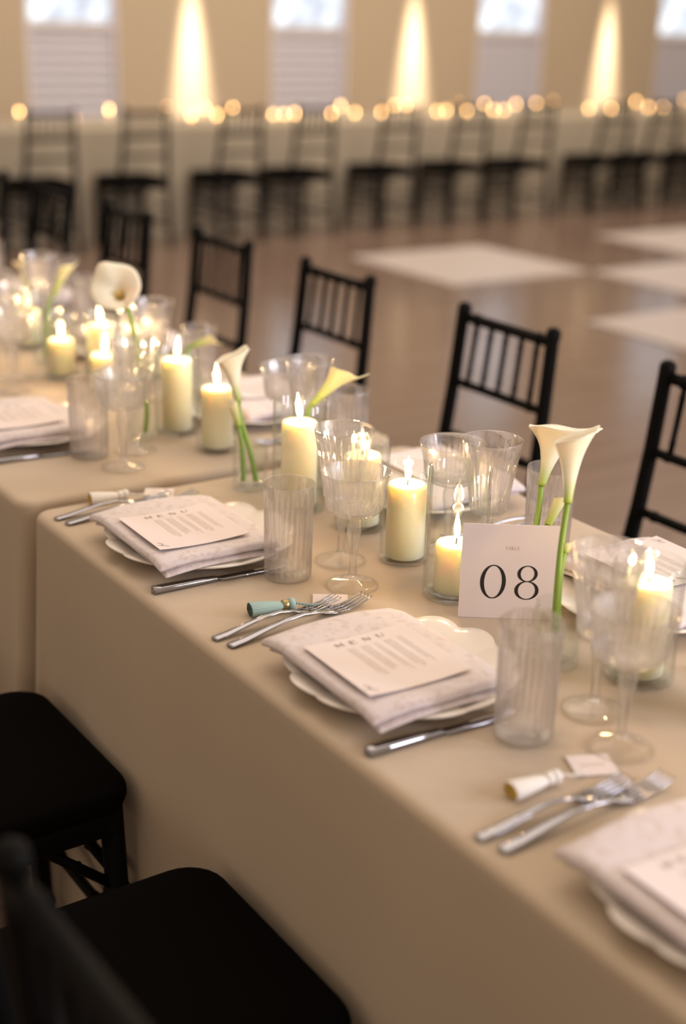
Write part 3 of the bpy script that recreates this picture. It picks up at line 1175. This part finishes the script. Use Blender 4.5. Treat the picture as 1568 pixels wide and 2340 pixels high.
def make_tassel(thread, end):
    e = empty('tassel_name_tag')
    b = MB()
    seg = 60
    rows = []
    for (x, r, am) in ((0.0, 0.0125, 0.07), (0.003, 0.0132, 0.06), (0.02, 0.0115, 0.05), (0.038, 0.0092, 0.04), (0.047, 0.0070, 0.02), (0.050, 0.0055, 0.0)):
        row = []
        for j in range(seg):
            a = 2 * pi * j / seg
            rr = r * (1 + am * sin(a * 17 + x * 60) + am * 0.6 * sin(a * 29))
            row.append((x, rr * cos(a), max(0.0002, 0.0095 + rr * 0.72 * sin(a))))
        rows.append(row)
    b.quad_grid(rows, True, False, True, flip=True)
    b.obj('skirt', M[thread], e)
    b = MB()
    rnd = random.Random(5)
    rows = []
    for kk, x in ((1.0, 0.0004), (0.6, -0.0008), (0.02, 0.0006)):
        rows.append([(x + rnd.uniform(-.0012, .0012), 0.0125 * kk * cos(2 * pi * j / 30), max(0.0003, 0.0095 + 0.009 * kk * sin(2 * pi * j / 30))) for j in range(30)])
    b.quad_grid(rows, True, False, True)
    b.obj('cut_end', M[end], e)
    b = MB()
    rows = [[(x, r * cos(2 * pi * j / 24), 0.0095 + r * sin(2 * pi * j / 24)) for j in range(24)] for x, r in ((0.0475, 0.0066), (0.048, 0.0074), (0.056, 0.0074), (0.0565, 0.0066))]
    b.quad_grid(rows, True, True, True, flip=True)
    b.obj('band', M['brass'] if thread == 'sage' else M['ivory'], e)
    b = MB()
    rows = [[(x, r * cos(2 * pi * j / 20), 0.0095 + r * sin(2 * pi * j / 20)) for j in range(20)] for x, r in ((0.056, 0.005), (0.058, 0.0082), (0.062, 0.0088), (0.0655, 0.0075), (0.067, 0.003))]
    b.quad_grid(rows, True, True, True, flip=True)
    b.obj('knot', M[thread], e)
    b = MB()
    for ph in (0, pi):
        pts = []
        for k in range(40):
            t = k / 39
            a = t * 30 + ph
            pts.append((0.066 + 0.040 * t, 0.0011 * cos(a) - 0.004 * sin(t * 3), 0.0085 * (1 - t) + 0.0022 + 0.0011 * sin(a)))
        b.tube(pts, 0.0010, 5)
    b.obj('cord', M[thread], e)
    b = MB()
    b.box(-0.025, 0.025, -0.022, 0.022, 0, 0.0006)
    c = b.obj('tag', M['paper'], e, False)
    c.location = (0.124, 0.010, 0.0012)
    c.rotation_euler = (0, 0, radians(-22))
    b = MB()
    rnd = random.Random(3)
    for k in range(9):
        x = -0.014 + k * 0.0032
        strokes(b, [(x, -0.002 + rnd.uniform(-.001, 0), x + 0.0026, 0.002 + rnd.uniform(0, .0015), 0.0007)], 0, 0, 1, 1, 0.00075)
    o = b.obj('handwriting', M['ink_soft'], c, False)
    return e


plate = make_plate()
napkin = make_napkin()
menu = make_menu()
fork = make_fork()
knife = make_knife()
tassel_s = make_tassel('sage', 'sage_dark')
tassel_i = make_tassel('ivory', 'ochre')
first = {}


def put(src, x, y, z, rz, label, cat, group):
    if src.name in first:
        o = copy_tree(src, (x, y, z), rz, label, group)
    else:
        first[src.name] = True
        o = src
        o.location = (x, y, z)
        o.rotation_euler = (0, 0, rz)
    tag(o, label, cat, group)
    return o


def setting(yc, near, wh, tas=None, fk=0.0, tr=-0.20, extras=True, dk=(0, 0), menu_on=True):
    """near side: diner at x<0 facing +x.  far side mirrored by half a turn"""
    X0 = 0.0 if near else 0.772
    sgn = 1 if near else -1
    rz = 0 if near else pi

    def P(lx, ly):
        return X0 + sgn * lx, yc + sgn * ly
    def put_(src, lx, ly, z, r, label, cat, group):
        x, y = P(lx, ly)
        return put(src, x, y, TZ + z, rz + r, label, cat, group)
    put_(plate, 0.165, -0.005, 0.0008, 0.1, 'white scalloped plate under the napkin ' + wh, 'plate', 'scalloped plates')
    put_(napkin, 0.134, -0.006, 0.0185, -0.015, 'folded blush brocade napkin ' + wh, 'napkin', 'folded napkins')
    if menu_on:
        put_(menu, 0.124, -0.028, 0.0466, -0.03, 'square blush menu card ' + wh, 'menu', 'menu cards')
    f1 = put_(fork, 0.017, 0.212, 0.0006, 0.02 + fk, 'outer steel fork ' + wh, 'fork', 'steel forks')
    f2 = put_(fork, 0.024, 0.183, 0.0006, 0.055 + fk, 'inner steel fork ' + wh, 'fork', 'steel forks')
    f1.scale = (1.04, 1, 1)
    f2.scale = (1.21, 1.08, 1)
    put_(knife, 0.018, -0.140 + dk[0], 0.0006, -0.045 + dk[1], 'steel table knife ' + wh, 'knife', 'steel knives')
    if tas:
        put_(tas, 0.098, 0.256, 0.0004, tr, ('sage green' if tas is tassel_s else 'ivory') + ' tassel with paper tag ' + wh, 'tassel', 'tassel name tags')


setting(1.245, True, 'below the card numbered 08', tassel_s, 0.08)
setting(1.772, True, 'left of the sharp tumbler', tassel_i, 0.02, -0.15, dk=(0.006, 0))
setting(0.695, True, 'in the bottom right corner', tassel_i, -0.02, -0.05)
setting(2.460, True, 'at the left edge above the cloth seam', None, dk=(-0.01, 0))
setting(3.050, True, 'at the left edge, second blurred one', None)
setting(3.640, True, 'at the left edge, third blurred one', None)
setting(1.245, False, 'opposite, at the right edge behind the wine glasses', tassel_i)
setting(1.780, False, 'opposite, behind the number card and far wine glass', None)
setting(2.370, False, 'opposite, behind the cream lily', None)
setting(2.990, False, 'opposite, by the third slatted chair', None)
setting(3.600, False, 'opposite, near the upper left', None)
setting(4.230, False, 'opposite, at the far end', None)

# ------------------------------------------------------------------ number card 08
CW, CH = 0.137, 0.139
e = empty('table_number_card', (0.402, 1.3125, TZ + 0.0005))
ang = math.atan2(-0.079, 0.112)
e.rotation_euler = (0, 0, ang)
tag(e, 'standing blush card reading TABLE 08 in black numerals', 'sign')
b = MB(); b.box(-CW / 2, CW / 2, 0, 0.0012, 0, CH)
b.obj('card', M['paper'], e, False)
# small clear easel foot behind it
b = MB()
b.box(-0.012, 0.012, 0.0012, 0.030, 0, 0.0012)
b.box(-0.012, 0.012, 0.0012, 0.0026, 0, 0.045)
b.obj('easel_foot', M['glass'], e, False)


def ring(b, ox, oz, rx, rz_, ix, iz, n=48, shift=0.0):
    k = len(b.v)
    for j in range(n):
        a = 2 * pi * j / n
        b.v.append((ox + rx * cos(a), -0.0002, oz + rz_ * sin(a)))
        b.v.append((ox + shift + ix * cos(a), -0.0002, oz + iz * sin(a)))
    for j in range(n):
        p, q = k + 2 * j, k + 2 * ((j + 1) % n)
        b.f.append((p, p + 1, q + 1, q))


DH = 0.0505
z0 = CH - 0.0845
b = MB()
ring(b, -CW / 2 + 0.0455, z0, 0.0178, DH / 2, 0.0122, DH / 2 - 0.0016)
b.obj('numeral_zero', M['ink'], e, False)
b = MB()
x8 = -CW / 2 + 0.0925
ring(b, x8 - 0.0002, z0 + 0.0132, 0.0140, 0.0122, 0.0094, 0.0108)
ring(b, x8, z0 - 0.0115, 0.0168, 0.0140, 0.0118, 0.0126)
b.obj('numeral_eight', M['ink'], e, False)
b = MB()
for k, ch in enumerate('TABLE'):
    lst = MB()
    strokes(lst, GLY[ch], 0, 0, 0.0031, 0.0044, 0)
    off = len(b.v)
    b.v += [(-CW / 2 + 0.0595 + k * 0.0041 + p[0], -0.0002, CH - 0.0365 + p[1]) for p in lst.v]
    b.f += [tuple(off + i for i in f) for f in lst.f]
b.obj('word_table', M['ink_soft'], e, False)


# ------------------------------------------------------------------ bud vases and calla lilies
def bud_vase(x, y, label, h=0.085, r=0.031):
    b = MB()
    t = 0.003
    b.lathe([(0.001, 0), (r - 0.006, 0), (r - 0.001, 0.002), (r, 0.006), (r, h * 0.86), (r - 0.002, h * 0.94), (r - 0.001, h),
             (r - 0.0035, h), (r - 0.005, h * 0.94), (r - t, h * 0.86), (r - t, 0.014), (r - t - 0.004, 0.010), (0.001, 0.009)], 40)
    o = b.obj('bud_vase', M['glass'])
    sharpen(o, 50)
    o.location = (x, y, TZ + 0.0005)
    tag(o, label, 'vase', 'small bud vases')
    return o


def lily(base, pts, axis, size, label, open_=1.0, lip=(1, 0, 0), green=False, flare=1.0, up_tip=0.4):
    """base: stem foot; pts: stem points to the throat; axis: flower direction; size: flower length"""
    root = empty('calla_lily', base)
    tag(root, label, 'flower', 'calla lilies')
    B0 = Vector(base)
    P = [Vector(base)] + [Vector(p) for p in pts]
    # smooth stem (catmull)
    Q = []
    for i in range(len(P) - 1):
        p0 = P[max(i - 1, 0)]; p1 = P[i]; p2 = P[i + 1]; p3 = P[min(i + 2, len(P) - 1)]
        for k in range(6):
            t = k / 6
            Q.append(0.5 * ((2 * p1) + (-p0 + p2) * t + (2 * p0 - 5 * p1 + 4 * p2 - p3) * t * t + (-p0 + 3 * p1 - 3 * p2 + p3) * t ** 3))
    Q.append(P[-1])
    b = MB()
    b.tube([q - B0 for q in Q], [0.0040 + 0.0008 * (1 - i / len(Q)) for i in range(len(Q))], 12)
    b.obj('stem', M['stem'], root)
    A = Vector(axis).normalized()
    U = A.cross(Vector((0, 0, 1)))
    if U.length < 0.1:
        U = Vector((1, 0, 0))
    U.normalize()
    V = U.cross(A).normalized()
    face = math.atan2(Vector(lip).dot(V), Vector(lip).dot(U))      # side on which the lip rolls out
    C = P[-1]
    seg, nv = 40, 18
    verts, uvs = [], []
    b = MB()
    rows = []
    for i in range(nv + 1):
        v = i / nv
        row = []
        for j in range(seg + 1):
            th = -pi + 2 * pi * j / seg
            k = (1 + cos(th)) / 2                      # 1 at the lip with the tip, 0 at the overlap
            r0 = 0.0045 + size * (0.05 * v + 0.17 * open_ * v ** 2.2)
            fl = flare * open_ * max(0, v - 0.62) / 0.38
            r = r0 + size * 0.34 * fl ** 1.6 * (0.45 + 0.55 * k)
            hgt = size * (v * (0.62 + 0.38 * (0.35 + 0.65 * k)))
            hgt -= size * 0.16 * fl ** 2 * (0.6 + 0.4 * k)
            tip = math.exp(-(th / 0.28) ** 2) * max(0, v - 0.7) / 0.3
            r += size * 0.10 * tip * open_
            hgt += size * (0.16 if open_ > 0.3 else 0.3) * tip * up_tip
            wob = 0.02 * size * fl * sin(th * 5 + 1)
            a = th + face
            sp = 1 + (0.10 * (th / pi)) * v               # overlap spiral so the edges do not meet
            p = C + A * (hgt + wob) + (U * cos(a) + V * sin(a)) * r * sp
            row.append(p - B0)
        rows.append(row)
    b.quad_grid(rows)
    me = b.mesh('petal', M['petal_green' if green else 'petal'])
    uvl = me.uv_layers.new(name='UVMap')
    nn = seg + 1
    for poly in me.polygons:
        for li in poly.loop_indices:
            vi = me.loops[li].vertex_index
            uvl.data[li].uv = ((vi % nn) / seg, (vi // nn) / nv)
    o = bpy.data.objects.new('petal', me)
    COL.objects.link(o)
    o.parent = root
    sm = o.modifiers.new('thickness', 'SOLIDIFY')
    sm.thickness = 0.0011
    if open_ > 0.4:
        b = MB()
        pts_ = [C + A * size * t - B0 for t in (0.08, 0.3, 0.55, 0.68, 0.71)]
        b.tube(pts_, [0.0018, 0.0030, 0.0028, 0.0018, 0.0005], 10)
        b.obj('spadix', M['spadix'], root)
    return root


bud_vase(0.366, 1.176, 'small clear vase with lily stems in front of the number card')
bud_vase(0.494, 1.376, 'small clear vase hidden behind the number card')
bud_vase(0.374, 1.970, 'small clear vase with a cream lily left of the sharp tumbler')
bud_vase(0.458, 1.900, 'small clear vase behind the tall candle holding the green lily')
bud_vase(0.516, 2.474, 'small clear vase under the yellow bud behind the tall left candle')
bud_vase(0.342, 2.322, 'small clear vase holding the open lily, upper left')
bud_vase(0.409, 2.960, 'small clear vase of the slim green bud, far upper left')
bud_vase(0.478, 3.330, 'small clear vase at the far upper left edge')
RT = Vector((0.828, -0.560, 0.03))        # along the table front, to the right
TW = Vector((-0.534, -0.773, 0.34))       # towards the room side the photo was taken from
LV = 'calla lilies'
lily((0.362, 1.1697, 0.772), [(0.3649, 1.1771, 0.7933), (0.3725, 1.1883, 0.8305), (0.3902, 1.2068, 0.8999), (0.4082, 1.2203, 0.9587)],
     (0.0215, 0.0206, 0.0801), 0.100, 'cream calla lily standing in front of the number card, ruffled lip to the right', 0.85, RT - TW * 0.4, False, 0.28)
lily((0.368, 1.180, 0.772), [(0.371, 1.1780, 0.790), (0.3772, 1.1898, 0.8351), (0.3882, 1.2011, 0.8778), (0.3956, 1.205, 0.8982)],
     (0.0078, 0.0023, 0.0172), 0.014, 'short bare green lily stem beside the tall stem in front of the number card', 0.05, RT, True)
lily((0.4942, 1.378, 0.772), [(0.5012, 1.3839, 0.7961), (0.5226, 1.3958, 0.8566), (0.5361, 1.4078, 0.9049)],
     (0.0300, 0.0080, 0.0700), 0.108, 'cream calla lily with a big curled hood rising behind the number card', 1.5, RT * 0.9 - TW * 0.4, False, 0.42)
lily((0.4915, 1.3702, 0.772), [(0.5064, 1.3745, 0.8053), (0.5203, 1.3796, 0.8385), (0.5293, 1.3801, 0.8537)],
     (0.0266, 0.0005, 0.0425), 0.052, 'closed yellow green lily bud peeking over the number card', 0.12, RT, True)
lily((0.3829, 1.9644, 0.772), [(0.3836, 1.9733, 0.7935), (0.3825, 1.9899, 0.8291), (0.3789, 2.0144, 0.879), (0.3809, 2.0226, 0.9005)],
     (0.0028, 0.0312, 0.0751), 0.098, 'cream and green calla lily left of the sharp tumbler, in a small vase', 0.9, RT * 0.6 - TW * 0.8, False, 0.5)
lily((0.3635, 1.9752, 0.772), [(0.3668, 1.9809, 0.79), (0.372, 1.9947, 0.8294), (0.3734, 2.008, 0.8615)],
     (-0.0011, 0.0149, 0.0321), 0.045, 'thin closed green bud beside the cream lily left of the sharp tumbler', 0.06, RT, True)
lily((0.4550, 1.9050, 0.772), [(0.4520, 1.9110, 0.8069), (0.4480, 1.9080, 0.8628), (0.4480, 1.9046, 0.898), (0.4559, 1.9038, 0.9159)],
     (0.0578, -0.0159, 0.0542), 0.092, 'green tinged lily pointing right above the tall candle in the middle', 0.6, RT, True, 0.6, 1.2)
lily((0.345, 2.320, 0.772), [(0.352, 2.3243, 0.8117), (0.3573, 2.3475, 0.8589), (0.359, 2.3778, 0.93), (0.3585, 2.4008, 0.9813), (0.3565, 2.4109, 1.001)],
     TW * 0.8 + Vector((0, 0, 0.45)) - RT * 0.25, 0.080, 'open calla lily facing the camera above the blurred candles, upper left', 1.15, Vector((0, 0, 1)) - RT * 0.6)
lily((0.4086, 2.960, 0.772), [(0.4163, 2.9715, 0.8101), (0.4351, 2.9923, 0.8865), (0.4478, 2.9942, 0.9106)],
     (0.0338, 0.0022, 0.0579), 0.085, 'slim green lily bud, blurred, left of the open lily', 0.25, RT, True)
lily((0.484, 3.335, 0.772), [(0.4974, 3.3489, 0.8036), (0.5162, 3.3593, 0.8566)],
     (0.0225, 0.008, 0.0531), 0.085, 'pale blurred calla lily, farthest one at the upper left', 1.0, RT)
lily((0.5158, 2.4744, 0.772), [(0.5236, 2.4918, 0.8234), (0.5382, 2.5045, 0.875), (0.5473, 2.5021, 0.8839)],
     (0.0321, -0.0172, 0.0113), 0.055, 'yellow blurred lily bud lying to the right of the tall left candle', 0.3, RT, True)
